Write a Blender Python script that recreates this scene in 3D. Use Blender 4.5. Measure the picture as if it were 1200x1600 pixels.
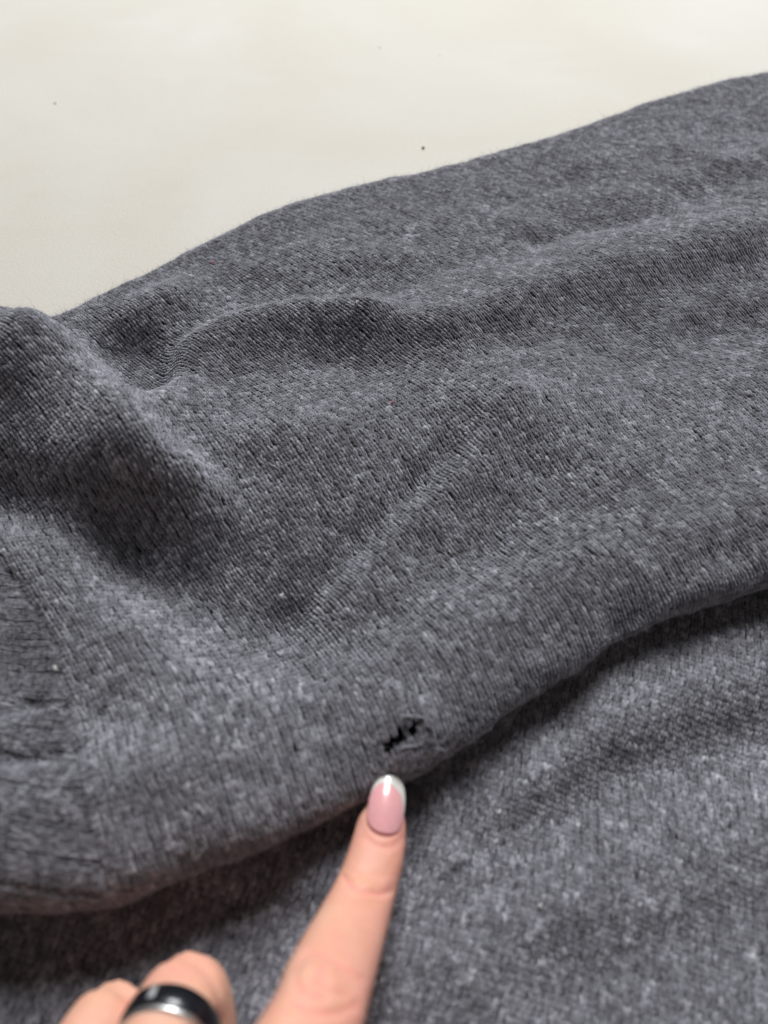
import bpy, bmesh, math, random
import numpy as np
from mathutils import Vector

# ------------------------------------------------------------------ camera, world, light, exposure
scene = bpy.context.scene
for o in list(bpy.data.objects):
    bpy.data.objects.remove(o)
COL = scene.collection
TH = math.radians(32.0)                       # camera tilt away from straight down
CH = 0.215                                    # camera height above the table (m)
cam_d = bpy.data.cameras.new('camera')
cam = bpy.data.objects.new('camera', cam_d); COL.objects.link(cam)
cam.location = (0, 0, CH); cam.rotation_euler = (TH, 0, 0)
cam_d.sensor_fit = 'HORIZONTAL'; cam_d.sensor_width = 26.0; cam_d.lens = 26.0
cam_d.clip_start = 0.005; cam_d.clip_end = 50
cam_d.dof.use_dof = True; cam_d.dof.focus_distance = 0.262; cam_d.dof.aperture_fstop = 6.9
scene.camera = cam

world = bpy.data.worlds.new('World'); scene.world = world; world.use_nodes = True
bg = world.node_tree.nodes['Background']
bg.inputs[0].default_value = (1.0, 0.95, 0.89, 1); bg.inputs[1].default_value = 0.10

def area(name, loc, target, sx, sy, power, col):
    l = bpy.data.lights.new(name, 'AREA'); l.shape = 'RECTANGLE'; l.size = sx; l.size_y = sy
    l.energy = power; l.color = col
    o = bpy.data.objects.new(name, l); COL.objects.link(o); o.location = loc
    o.rotation_euler = (Vector(target) - Vector(loc)).to_track_quat('-Z', 'Y').to_euler()
    return o
area('window_light', (0.16, 1.28, 1.18), (0.02, 0.15, 0.0), 0.60, 0.85, 39.5, (0.94, 0.97, 1.0))

scene.view_settings.view_transform = 'Standard'
scene.view_settings.look = 'None'
scene.view_settings.exposure = 0.0
scene.view_settings.gamma = 1.0
scene.render.engine = 'CYCLES'

# ------------------------------------------------------------------ helpers
rng = np.random.default_rng(7)
random.seed(7)
sT, cT = math.sin(TH), math.cos(TH)

def ray(px, py):
    nx = (px - 600) / 1200.0; ny = (800 - py) / 1200.0
    return np.array([nx, sT + ny * cT, -cT + ny * sT])
def at_t(px, py, t):                          # point at camera depth t
    return np.array([0, 0, CH]) + ray(px, py) * t
def at_z(px, py, z):                          # point where the pixel's ray meets height z
    r = ray(px, py); return np.array([0, 0, CH]) + r * ((z - CH) / r[2])
def project(P):
    x, y, z = P[..., 0], P[..., 1], P[..., 2] - CH
    d = y * sT - z * cT; u = y * cT + z * sT
    d = np.maximum(d, 1e-4)
    return 600 + 1200 * x / d, 800 - 1200 * u / d

def smooth(a, b, x):
    t = np.clip((x - a) / (b - a), 0, 1); return t * t * (3 - 2 * t)
def seg_dist(X, Y, poly):
    """distance to a polyline and signed side (positive = left of travel)"""
    best = np.full(X.shape, 1e9); side = np.zeros(X.shape)
    for (x0, y0), (x1, y1) in zip(poly[:-1], poly[1:]):
        dx, dy = x1 - x0, y1 - y0; L2 = dx * dx + dy * dy + 1e-15
        t = np.clip(((X - x0) * dx + (Y - y0) * dy) / L2, 0, 1)
        ex, ey = X - x0 - t * dx, Y - y0 - t * dy
        dd = np.sqrt(ex * ex + ey * ey)
        m = dd < best
        best = np.where(m, dd, best); side = np.where(m, (dx * ey - dy * ex) / math.sqrt(L2), side)
    return best, side
def vnoise(X, Y, scale, seed):
    r = np.random.default_rng(seed).random((64, 64)) * 2 - 1
    x = X / scale + 1000.3; y = Y / scale + 1000.7
    xi = np.floor(x).astype(int); yi = np.floor(y).astype(int)
    fx = x - xi; fy = y - yi; fx = fx * fx * (3 - 2 * fx); fy = fy * fy * (3 - 2 * fy)
    g = lambda a, b: r[a % 64, b % 64]
    return (g(xi, yi) * (1 - fx) + g(xi + 1, yi) * fx) * (1 - fy) + (g(xi, yi + 1) * (1 - fx) + g(xi + 1, yi + 1) * fx) * fy

def mesh_np(name, V, F, mat, parent=None, smooth_shade=True, attrs=None):
    """V (n,3); F (k,3) or (k,4)"""
    me = bpy.data.meshes.new(name)
    V = np.ascontiguousarray(V, dtype=np.float32); F = np.ascontiguousarray(F, dtype=np.int32)
    me.vertices.add(len(V)); me.vertices.foreach_set('co', V.ravel())
    k = F.shape[1]
    me.loops.add(F.size); me.loops.foreach_set('vertex_index', F.ravel())
    me.polygons.add(len(F))
    me.polygons.foreach_set('loop_start', np.arange(len(F), dtype=np.int32) * k)
    me.update(calc_edges=True)
    if smooth_shade:
        me.polygons.foreach_set('use_smooth', np.ones(len(F), dtype=bool))
    for an, (typ, data) in (attrs or {}).items():
        a = me.attributes.new(an, typ, 'POINT')
        key = 'vector' if typ == 'FLOAT_VECTOR' else 'value'
        a.data.foreach_set(key, np.ascontiguousarray(data, dtype=np.float32).ravel())
    me.materials.append(mat)
    o = bpy.data.objects.new(name, me); COL.objects.link(o)
    if parent: o.parent = parent
    return o
def tag(o, label=None, cat=None, group=None, kind=None):
    if label: o['label'] = label
    if cat: o['category'] = cat
    if group: o['group'] = group
    if kind: o['kind'] = kind
    return o
def empty(name, loc=(0, 0, 0)):
    o = bpy.data.objects.new(name, None); COL.objects.link(o); o.location = loc
    o.empty_display_size = 0.01
    return o

# ------------------------------------------------------------------ materials
def new_mat(name):
    m = bpy.data.materials.new(name); m.use_nodes = True
    nt = m.node_tree; nt.nodes.clear()
    out = nt.nodes.new('ShaderNodeOutputMaterial'); b = nt.nodes.new('ShaderNodeBsdfPrincipled')
    nt.links.new(b.outputs[0], out.inputs[0])
    return m, nt, b
def N(nt, typ, **kw):
    n = nt.nodes.new(typ)
    for k, v in kw.items():
        if k.startswith('i_'):
            key = k[2:]; key = int(key) if key.isdigit() else key
            n.inputs[key].default_value = v
        else: setattr(n, k, v)
    return n
def ramp(nt, stops, interp='LINEAR'):
    r = nt.nodes.new('ShaderNodeValToRGB'); cr = r.color_ramp; cr.interpolation = interp
    while len(cr.elements) < len(stops): cr.elements.new(0.5)
    for e, (p, c) in zip(cr.elements, stops):
        e.position = p; e.color = (*c, 1) if len(c) == 3 else c
    return r
def mathn(nt, op, a, b=None, clamp=False):
    n = nt.nodes.new('ShaderNodeMath'); n.operation = op; n.use_clamp = clamp
    for i, v in enumerate((a, b)):
        if v is None: continue
        if isinstance(v, (int, float)): n.inputs[i].default_value = v
        else: nt.links.new(v, n.inputs[i])
    return n.outputs[0]
def mixc(nt, blend, fac, a, b):
    n = nt.nodes.new('ShaderNodeMix'); n.data_type = 'RGBA'; n.blend_type = blend
    for i, v in ((0, fac), (6, a), (7, b)):
        if isinstance(v, (int, float)): n.inputs[i].default_value = v
        elif isinstance(v, tuple): n.inputs[i].default_value = (*v, 1)
        else: nt.links.new(v, n.inputs[i])
    return n.outputs[2]

def knit_material(name, gain=1.0):
    m, nt, b = new_mat(name)
    at = N(nt, 'ShaderNodeAttribute', attribute_name='yarn')
    tone = N(nt, 'ShaderNodeAttribute', attribute_name='tone')
    tc = N(nt, 'ShaderNodeTexCoord')
    fib = N(nt, 'ShaderNodeTexNoise', i_Scale=1.0, i_Detail=3.0, i_Roughness=0.65)
    mp = N(nt, 'ShaderNodeMapping'); mp.inputs['Scale'].default_value = (2.3, 6.5, 1.0)
    nt.links.new(at.outputs['Vector'], mp.inputs[0]); nt.links.new(mp.outputs[0], fib.inputs['Vector'])
    mot = N(nt, 'ShaderNodeTexNoise', i_Scale=330.0, i_Detail=3.0, i_Roughness=0.6)
    nt.links.new(tc.outputs['Object'], mot.inputs['Vector'])
    big = N(nt, 'ShaderNodeTexNoise', i_Scale=95.0, i_Detail=2.0)
    nt.links.new(tc.outputs['Object'], big.inputs['Vector'])
    s = mathn(nt, 'MULTIPLY', fib.outputs[0], 0.80)
    s = mathn(nt, 'ADD', s, mathn(nt, 'MULTIPLY', mot.outputs[0], 0.34))
    s = mathn(nt, 'ADD', s, mathn(nt, 'MULTIPLY', big.outputs[0], 0.16))
    s = mathn(nt, 'ADD', s, mathn(nt, 'MULTIPLY', tone.outputs['Fac'], 0.10))
    s = mathn(nt, 'SUBTRACT', s, 0.15)
    r = ramp(nt, [(0.34, (0.016 * gain, 0.0155 * gain, 0.017 * gain)), (0.47, (0.043 * gain, 0.0418 * gain, 0.046 * gain)),
                  (0.59, (0.137 * gain, 0.134 * gain, 0.150 * gain)), (0.71, (0.29 * gain, 0.285 * gain, 0.305 * gain)),
                  (0.90, (0.34 * gain, 0.337 * gain, 0.350 * gain))])
    nt.links.new(s, r.inputs[0]); nt.links.new(r.outputs[0], b.inputs['Base Color'])
    b.inputs['Roughness'].default_value = 0.95
    b.inputs['Specular IOR Level'].default_value = 0.12
    b.inputs['Sheen Weight'].default_value = 1.0; b.inputs['Sheen Roughness'].default_value = 0.5
    b.inputs['Sheen Tint'].default_value = (0.92, 0.90, 1.0, 1)
    fb = N(nt, 'ShaderNodeTexNoise', i_Scale=1.0, i_Detail=2.0)
    mp2 = N(nt, 'ShaderNodeMapping'); mp2.inputs['Scale'].default_value = (1.2, 9.0, 1.0)
    nt.links.new(at.outputs['Vector'], mp2.inputs[0]); nt.links.new(mp2.outputs[0], fb.inputs['Vector'])
    bp = N(nt, 'ShaderNodeBump', i_Strength=0.8, i_Distance=0.0002)
    nt.links.new(fb.outputs[0], bp.inputs['Height']); nt.links.new(bp.outputs[0], b.inputs['Normal'])
    return m
M_KNIT = knit_material('heathered_wool', 2.2)
m, nt, b = new_mat('wool_fuzz'); M_FUZZ = m           # loose fibres let light through
tn = N(nt, 'ShaderNodeAttribute', attribute_name='tone')
r = ramp(nt, [(0.0, (0.16, 0.158, 0.172)), (0.5, (0.40, 0.396, 0.42)), (1.0, (0.70, 0.695, 0.72))])
nt.links.new(mathn(nt, 'MULTIPLY', tn.outputs['Fac'], 0.45), r.inputs[0]); nt.links.new(r.outputs[0], b.inputs['Base Color'])
b.inputs['Roughness'].default_value = 0.8; b.inputs['Specular IOR Level'].default_value = 0.3
tr = N(nt, 'ShaderNodeBsdfTranslucent'); nt.links.new(r.outputs[0], tr.inputs[0])
mx = N(nt, 'ShaderNodeMixShader'); mx.inputs[0].default_value = 0.5
nt.links.new(b.outputs[0], mx.inputs[1]); nt.links.new(tr.outputs[0], mx.inputs[2])
nt.links.new(mx.outputs[0], [n for n in nt.nodes if n.type == 'OUTPUT_MATERIAL'][0].inputs[0])
m, nt, b = new_mat('gap_shade_backing'); M_BACK = m  # sheet under the stitches, coloured dark to stand for shade in the gaps
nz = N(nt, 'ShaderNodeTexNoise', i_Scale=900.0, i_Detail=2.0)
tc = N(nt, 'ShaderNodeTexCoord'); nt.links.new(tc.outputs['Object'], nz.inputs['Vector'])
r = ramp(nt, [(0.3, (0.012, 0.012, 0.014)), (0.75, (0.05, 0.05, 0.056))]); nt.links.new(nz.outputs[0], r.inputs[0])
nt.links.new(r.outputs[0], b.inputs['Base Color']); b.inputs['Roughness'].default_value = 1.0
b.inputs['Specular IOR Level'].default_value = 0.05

m, nt, b = new_mat('cream_board'); M_TABLE = m
tc = N(nt, 'ShaderNodeTexCoord')
cl = N(nt, 'ShaderNodeTexNoise', i_Scale=7.0, i_Detail=4.0, i_Roughness=0.55, i_Distortion=0.6)
nt.links.new(tc.outputs['Object'], cl.inputs['Vector'])
r = ramp(nt, [(0.30, (0.598, 0.553, 0.482)), (0.52, (0.620, 0.583, 0.518)), (0.70, (0.640, 0.612, 0.556))])
nt.links.new(cl.outputs[0], r.inputs[0])
sp = N(nt, 'ShaderNodeTexNoise', i_Scale=1500.0, i_Detail=2.0); nt.links.new(tc.outputs['Object'], sp.inputs['Vector'])
rs = ramp(nt, [(0.28, (0.88, 0.87, 0.85)), (0.55, (1, 1, 1))]); nt.links.new(sp.outputs[0], rs.inputs[0])
col = mixc(nt, 'MULTIPLY', 1.0, r.outputs[0], rs.outputs[0])
# faint scuffs: stretched pale smears
mp = N(nt, 'ShaderNodeMapping'); mp.inputs['Scale'].default_value = (9, 34, 9); mp.inputs['Rotation'].default_value = (0, 0, -0.45)
nt.links.new(tc.outputs['Object'], mp.inputs[0])
sc = N(nt, 'ShaderNodeTexNoise', i_Scale=1.0, i_Detail=3.0, i_Roughness=0.6); nt.links.new(mp.outputs[0], sc.inputs['Vector'])
rc = ramp(nt, [(0.60, (0, 0, 0)), (0.80, (0.25, 0.25, 0.25))]); nt.links.new(sc.outputs[0], rc.inputs[0])
col = mixc(nt, 'MIX', rc.outputs[0], col, (0.68, 0.67, 0.64))
nt.links.new(col, b.inputs['Base Color'])
b.inputs['Roughness'].default_value = 0.8; b.inputs['Specular IOR Level'].default_value = 0.18
f1 = N(nt, 'ShaderNodeTexNoise', i_Scale=1100.0, i_Detail=3.0, i_Roughness=0.6); nt.links.new(tc.outputs['Object'], f1.inputs['Vector'])
f2 = N(nt, 'ShaderNodeTexNoise', i_Scale=1.0, i_Detail=2.5, i_Roughness=0.5, i_Distortion=0.5)
mp = N(nt, 'ShaderNodeMapping'); mp.inputs['Scale'].default_value = (10, 26, 10); mp.inputs['Rotation'].default_value = (0, 0, 0.5)
nt.links.new(tc.outputs['Object'], mp.inputs[0]); nt.links.new(mp.outputs[0], f2.inputs['Vector'])
b1 = N(nt, 'ShaderNodeBump', i_Strength=0.7, i_Distance=0.00025); nt.links.new(f1.outputs[0], b1.inputs['Height'])
f3 = N(nt, 'ShaderNodeTexNoise', noise_type='RIDGED_MULTIFRACTAL', i_Scale=1.0, i_Detail=2.0, i_Distortion=0.8)
mp3 = N(nt, 'ShaderNodeMapping'); mp3.inputs['Scale'].default_value = (5, 12, 5); mp3.inputs['Rotation'].default_value = (0, 0, -0.35)
nt.links.new(tc.outputs['Object'], mp3.inputs[0]); nt.links.new(mp3.outputs[0], f3.inputs['Vector'])
b3 = N(nt, 'ShaderNodeBump', i_Strength=0.10, i_Distance=0.003); nt.links.new(f3.outputs[0], b3.inputs['Height']); nt.links.new(b1.outputs[0], b3.inputs['Normal'])
b2 = N(nt, 'ShaderNodeBump', i_Strength=0.10, i_Distance=0.004); nt.links.new(f2.outputs[0], b2.inputs['Height'])
nt.links.new(b3.outputs[0], b2.inputs['Normal']); nt.links.new(b2.outputs[0], b.inputs['Normal'])

m, nt, b = new_mat('skin'); M_SKIN = m
red = N(nt, 'ShaderNodeAttribute', attribute_name='redness')  # skin flush, plus the shaded right flank painted as redder colour
tc = N(nt, 'ShaderNodeTexCoord')
n1 = N(nt, 'ShaderNodeTexNoise', i_Scale=160.0, i_Detail=4.0); nt.links.new(tc.outputs['Object'], n1.inputs['Vector'])
base = ramp(nt, [(0.3, (0.76, 0.400, 0.272)), (0.7, (0.82, 0.470, 0.335))]); nt.links.new(n1.outputs[0], base.inputs[0])
n3 = N(nt, 'ShaderNodeTexNoise', i_Scale=75.0, i_Detail=3.0, i_Roughness=0.6); nt.links.new(tc.outputs['Object'], n3.inputs['Vector'])
blot = mathn(nt, 'MULTIPLY', mathn(nt, 'SUBTRACT', n3.outputs[0], 0.42, True), 1.3)
col = mixc(nt, 'MIX', mathn(nt, 'ADD', red.outputs['Fac'], blot, True), base.outputs[0], (0.82, 0.335, 0.27))
nt.links.new(col, b.inputs['Base Color'])
b.inputs['Roughness'].default_value = 0.52; b.inputs['Specular IOR Level'].default_value = 0.35
b.inputs['Subsurface Weight'].default_value = 0.5; b.inputs['Subsurface Radius'].default_value = (1.0, 0.36, 0.2)
b.inputs['Subsurface Scale'].default_value = 0.0035
v = N(nt, 'ShaderNodeTexVoronoi', i_Scale=1500.0); nt.links.new(tc.outputs['Object'], v.inputs['Vector'])
n2 = N(nt, 'ShaderNodeTexNoise', i_Scale=700.0, i_Detail=3.0); nt.links.new(tc.outputs['Object'], n2.inputs['Vector'])
hh = mathn(nt, 'ADD', mathn(nt, 'MULTIPLY', v.outputs['Distance'], 0.5), n2.outputs[0])
bp = N(nt, 'ShaderNodeBump', i_Strength=0.55, i_Distance=0.00025); nt.links.new(hh, bp.inputs['Height'])
nt.links.new(bp.outputs[0], b.inputs['Normal'])

def simple(name, colr, rough=0.5, metal=0.0, coat=0.0, spec=0.5, sss=0.0, noise=0.06, nscale=400.0):
    m, nt, b = new_mat(name)
    tc = N(nt, 'ShaderNodeTexCoord'); nz = N(nt, 'ShaderNodeTexNoise', i_Scale=nscale, i_Detail=3.0)
    nt.links.new(tc.outputs['Object'], nz.inputs['Vector'])
    lo = tuple(c * (1 - noise) for c in colr); hi = tuple(min(1, c * (1 + noise)) for c in colr)
    r = ramp(nt, [(0.3, lo), (0.7, hi)]); nt.links.new(nz.outputs[0], r.inputs[0])
    nt.links.new(r.outputs[0], b.inputs['Base Color'])
    b.inputs['Roughness'].default_value = rough; b.inputs['Metallic'].default_value = metal
    b.inputs['Coat Weight'].default_value = coat; b.inputs['Coat Roughness'].default_value = 0.06
    b.inputs['Specular IOR Level'].default_value = spec
    if sss:
        b.inputs['Subsurface Weight'].default_value = sss; b.inputs['Subsurface Scale'].default_value = 0.0015
    return m
M_NAILP = simple('pink_nail_polish', (0.92, 0.435, 0.445), 0.25, coat=1.0, sss=0.2, noise=0.03)
M_NAILW = simple('white_nail_polish', (0.86, 0.82, 0.75), 0.25, coat=1.0, noise=0.02)
M_BLACK = simple('black_ceramic', (0.006, 0.007, 0.011), 0.28, coat=0.35)
M_SILVER = simple('polished_silver', (0.88, 0.87, 0.85), 0.34, metal=1.0, noise=0.03)
M_MARK = simple('pale_grey_patch', (0.50, 0.51, 0.50), 0.45, metal=0.3)  # pale grey patch on the black band
M_CRUMB = simple('dark_crumb', (0.07, 0.055, 0.04), 0.8, noise=0.3)
M_LINTW = simple('white_lint_fibre', (0.72, 0.70, 0.68), 0.9, noise=0.1)
M_LINTP = simple('pink_lint_fibre', (0.62, 0.16, 0.20), 0.9, noise=0.1)

# ------------------------------------------------------------------ table
bm = bmesh.new()
bmesh.ops.create_grid(bm, x_segments=40, y_segments=40, size=0.5)
for vtx in bm.verts:
    vtx.co.x *= 1.3; vtx.co.y += 0.25
    vtx.co.z = 0.0
geom = bmesh.ops.extrude_face_region(bm, geom=bm.faces[:])
for g in geom['geom']:
    if isinstance(g, bmesh.types.BMVert): g.co.z -= 0.018
bmesh.ops.recalc_face_normals(bm, faces=bm.faces[:])
me = bpy.data.meshes.new('table_top'); bm.to_mesh(me); bm.free(); me.materials.append(M_TABLE)
table = bpy.data.objects.new('table_top', me); COL.objects.link(table)
tag(table, 'off white matte table top under the grey sweater', None, None, 'structure')

# ------------------------------------------------------------------ sweater: folded upper layer (sleeve)
AX = math.radians(25.0); DX = np.array([math.cos(AX), math.sin(AX)]); NX = np.array([-math.sin(AX), math.cos(AX)])
def edge_curve(pts, z):
    W_ = np.array([at_z(px, py, z)[:2] for px, py in pts])
    xi = W_ @ DX; eta = W_ @ NX
    o = np.argsort(xi); g = np.linspace(-0.26, 0.50, 761)
    # linear extrapolation at the ends
    e = np.interp(g, xi[o], eta[o])
    k = np.exp(-0.5 * (np.arange(-18, 19) / 6.0) ** 2); k /= k.sum()
    e = np.convolve(np.pad(e, 18, mode='edge'), k, 'valid')
    return g, e
FRONT = edge_curve([(-420, 1420), (-150, 1428), (0, 1424), (90, 1428), (180, 1424), (300, 1374), (420, 1325), (540, 1268), (640, 1226),
                    (740, 1160), (850, 1082), (1000, 985), (1090, 950), (1200, 925), (1400, 870), (1700, 780)], 0.013)
BACK = edge_curve([(-700, 600), (-400, 560), (-100, 535), (90, 506), (180, 462), (260, 425), (330, 385), (400, 350), (450, 328), (560, 300), (640, 285), (730, 262),
                   (850, 228), (920, 205), (970, 184), (1050, 158), (1120, 138), (1200, 122), (1350, 85), (1600, 20)], 0.005)

def R(pts, h, back, front, z=0.022):
    return ([tuple(at_z(px, py, z)[:2]) for px, py in pts], h, back, front)
RIDGES = [
    # left hump: broad dome, steep on its far and right side
    R([(-380, 480), (-150, 490), (0, 505), (40, 514)], 0.0260, 0.012, 0.027, 0.042),
    R([(-260, 650), (0, 672), (110, 705)], 0.0125, 0.025, 0.016, 0.036),
    R([(80, 532), (130, 572), (180, 640), (222, 690), (262, 712)], 0.0165, 0.0075, 0.021, 0.044),
    R([(280, 715), (350, 705), (440, 690)], 0.0075, 0.016, 0.028, 0.028),
    # pocket behind the hump and the raised edge beyond it
    R([(150, 530), (195, 565), (242, 625)], -0.0150, 0.012, 0.009, 0.008),
    R([(60, 530), (130, 488), (220, 452), (250, 445)], 0.0115, 0.014, 0.0150, 0.018),
    # curved ridge right of the pocket
    R([(262, 650), (272, 590), (305, 542), (370, 508), (460, 494), (570, 495)], 0.0125, 0.010, 0.014, 0.022),
    R([(420, 640), (560, 640), (800, 600)], 0.0060, 0.030, 0.032, 0.022),
    # long ridge across the far half
    R([(700, 500), (870, 435), (1000, 395), (1200, 345), (1450, 290)], 0.0085, 0.022, 0.012, 0.022),
    R([(560, 570), (700, 560), (880, 540), (1010, 520)], -0.0018, 0.014, 0.016, 0.018),
    R([(1090, 520), (1200, 490), (1400, 450)], -0.005, 0.008, 0.016, 0.018),
    R([(840, 365), (930, 352), (1010, 340)], -0.0025, 0.006, 0.006, 0.018),
    R([(960, 300), (1200, 230)], 0.003, 0.012, 0.010, 0.018),
    R([(440, 400), (620, 390), (800, 345)], 0.002, 0.016, 0.012, 0.018),
    # hollow in the middle left, below the hump
    R([(240, 880), (340, 950), (450, 1000)], -0.0110, 0.020, 0.016, 0.020),
    R([(0, 765), (90, 790), (190, 850)], -0.0065, 0.011, 0.011, 0.028),
    R([(-100, 830), (40, 850), (160, 930), (250, 1010)], 0.006, 0.012, 0.016, 0.028),
    # soft diagonal pleat
    R([(440, 965), (530, 880), (640, 780), (700, 720)], -0.0042, 0.006, 0.006, 0.020),
    R([(560, 1010), (640, 940), (760, 860)], -0.0022, 0.006, 0.006, 0.024),
    R([(520, 930), (620, 830), (740, 730), (800, 640)], 0.0036, 0.009, 0.009, 0.022),
    R([(820, 640), (960, 720), (1100, 690)], 0.0022, 0.014, 0.014, 0.022),
    # crest behind the front fold
    R([(-150, 1300), (0, 1280), (150, 1235), (300, 1165), (450, 1110), (600, 1060), (750, 965), (900, 890), (1050, 825), (1200, 790), (1400, 740)], 0.0050, 0.016, 0.014, 0.028),
    R([(0, 1115), (60, 1105)], -0.0025, 0.0025, 0.0025, 0.024),
    R([(0, 1200), (60, 1188), (128, 1180)], -0.0025, 0.0025, 0.0025, 0.024),
    # crease along the lip on the right
    R([(960, 985), (1000, 955), (1050, 915), (1100, 885), (1150, 872)], -0.0036, 0.0022, 0.0022, 0.022),
    R([(1060, 935), (1130, 905), (1230, 890)], 0.0020, 0.005, 0.006, 0.022),
    # puckering round the hole
    R([(598, 1145), (618, 1120), (650, 1112), (672, 1128)], 0.0022, 0.0030, 0.0024, 0.026),
    R([(630, 1178), (650, 1160), (672, 1150)], 0.0024, 0.0024, 0.0028, 0.026),
    R([(690, 1200), (720, 1170)], -0.002, 0.005, 0.005, 0.022),
    R([(655, 1205), (640, 1192)], 0.001, 0.0025, 0.0025, 0.022),
]
SEAM_PX = [(-40, 840), (0, 880), (38, 925), (85, 1000), (98, 1060), (106, 1142), (135, 1225), (147, 1296), (166, 1375), (172, 1425), (174, 1520)]
SEAM_W = [tuple(at_z(px, py, 0.026)[:2]) for px, py in SEAM_PX]
def folds(X, Y):
    h = np.zeros(X.shape)
    for poly, hh, bk, fr in RIDGES:
        d, s = seg_dist(X, Y, poly)
        kk = 0.6 * (bk + fr)                  # polylines run left to right: left of travel = far side
        w = fr + (bk - fr) * smooth(-kk, kk, s)
        h += hh * np.exp(-(d / w) ** 2)
    d, s = seg_dist(X, Y, SEAM_W); h += -0.0013 * np.exp(-(d / 0.0012) ** 2)
    h += 0.0018 * vnoise(X, Y, 0.034, 3) + 0.0010 * vnoise(X, Y, 0.013, 4) + 0.0004 * vnoise(X, Y, 0.006, 5)
    return h

STEP = 0.0009
XI = np.arange(-0.20, 0.43, STEP); MM = np.arange(-0.050, 0.290, STEP)
gx, gm = np.meshgrid(XI, MM, indexing='ij')
eF = np.interp(gx, *FRONT); eB = np.interp(gx, *BACK)
Wd = eB - eF
rf = np.interp(gx, [-0.2, -0.06, 0.02, 0.08, 0.14, 0.4], [0.0110, 0.0106, 0.0078, 0.0074, 0.0074, 0.0065])
zf = 0.0085
rb = 0.0048
m_end = Wd - rf - rb                                            # where the back roll starts
phiF = np.clip(-gm / rf, 0, math.pi); under = np.maximum(-gm - math.pi * rf, 0)
phiB = np.clip((gm - m_end) / rb, 0, math.pi * 0.93)
top = gm.clip(0, None)
n_ = np.where(gm < 0, rf - rf * np.sin(phiF) + under, np.where(gm < m_end, rf + gm, Wd - rb + rb * np.sin(phiB)))
frac = np.clip(n_ / Wd, 0, 1)
T = (zf + 2 * rf) * (1 - frac) + (2 * rb + 0.0008) * frac
z_ = np.where(gm < 0, zf + rf + rf * np.cos(phiF), np.where(gm < m_end, T, 0.0008 + rb + rb * np.cos(phiB)))
eta = eF + n_
PX = gx * DX[0] + eta * NX[0]; PY = gx * DX[1] + eta * NX[1]
wgt = np.where(gm < 0, np.cos(np.minimum(phiF, math.pi / 2)), 1.0) * smooth(0.0, 0.030, Wd - rb - n_)
wgt = np.where(gm >= m_end, 0, wgt)
hF = folds(PX, PY)
z_ = z_ + hF * wgt
zs = z_ - 0.0045; z_ = np.where(gm > -0.001, 0.0045 + 0.5 * (zs + np.sqrt(zs * zs + 4e-6)), z_)
z_ = np.where(gm >= m_end, 0.0008 + rb + rb * np.cos(phiB), z_)
# small unevenness of the rolls' outline
wob = 0.0008 * vnoise(gx, gm * 0.3, 0.012, 11) + 0.0004 * vnoise(gx, gm, 0.005, 12)
PX += wob * NX[0] * (phiF > 0.3) ; PY += wob * NX[1] * (phiF > 0.3)
PX += wob * NX[0] * (phiB > 0.01); PY += wob * NX[1] * (phiB > 0.01)
SL = np.stack([PX, PY, z_], -1)
kb = np.exp(-0.5 * (np.arange(-12, 13) / 4.0) ** 2); kb /= kb.sum()
pad = np.pad(SL, ((0, 0), (12, 12), (0, 0)), mode='edge')
blur = sum(kb[i] * pad[:, i:i + SL.shape[1]] for i in range(25))
mk = np.exp(-(gm / 0.009) ** 2)[..., None]
SL = SL * (1 - mk) + blur * mk
def normals(G):
    a = np.gradient(G, axis=0); c = np.gradient(G, axis=1)
    n = np.cross(a, c); n /= np.linalg.norm(n, axis=-1, keepdims=True) + 1e-12
    return n
SLN = normals(SL)
valid_s = (phiB < math.pi * 0.92) & (gm > -(math.pi * rf + 0.012))

class Sheet:
    def __init__(s, P, Nn, valid, u0, v0):
        s.G = np.concatenate([P, Nn, valid[..., None].astype(float)], -1); s.u0 = u0; s.v0 = v0
    def __call__(s, u, v):
        x = (u - s.u0) / STEP; y = (v - s.v0) / STEP
        nx, ny = s.G.shape[:2]
        inside = (x >= 0) & (y >= 0) & (x < nx - 1.001) & (y < ny - 1.001)
        x = np.clip(x, 0, nx - 1.001); y = np.clip(y, 0, ny - 1.001)
        i = x.astype(int); j = y.astype(int); fx = (x - i)[..., None]; fy = (y - j)[..., None]
        G = s.G
        r = (G[i, j] * (1 - fx) + G[i + 1, j] * fx) * (1 - fy) + (G[i, j + 1] * (1 - fx) + G[i + 1, j + 1] * fx) * fy
        n = r[..., 3:6]; n = n / (np.linalg.norm(n, axis=-1, keepdims=True) + 1e-12)
        return r[..., :3], n, inside & (r[..., 6] > 0.99)

# ---- lower layer: body of the sweater lying on the table
BX = np.arange(-0.20, 0.27, STEP); BY = np.arange(-0.085, 0.20, STEP)
bx, by = np.meshgrid(BX, BY, indexing='ij')
BR = [
    R([(700, 1290), (900, 1150), (1050, 1075), (1250, 1030)], 0.0040, 0.010, 0.012, 0.010),
    R([(760, 1330), (950, 1220), (1130, 1170), (1300, 1150)], -0.0030, 0.008, 0.010, 0.008),
    R([(650, 1560), (850, 1410), (1050, 1330), (1300, 1290)], 0.0030, 0.012, 0.014, 0.010),
    R([(640, 1330), (760, 1230), (880, 1120)], -0.0030, 0.006, 0.006, 0.008),
    R([(900, 1600), (1200, 1480)], -0.002, 0.010, 0.012, 0.008),
    R([(-50, 1520), (200, 1500), (400, 1430)], -0.0038, 0.010, 0.012, 0.006),
]
bz = 0.0068 + 0.075 * np.clip(by - 0.045 - 0.38 * bx, -0.09, 0.02)       # falls away from the fold
for poly, hh, bk, fr in BR:
    d, s = seg_dist(bx, by, poly); bz += hh * np.exp(-(d / np.where(s > 0, bk, fr)) ** 2)
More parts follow.
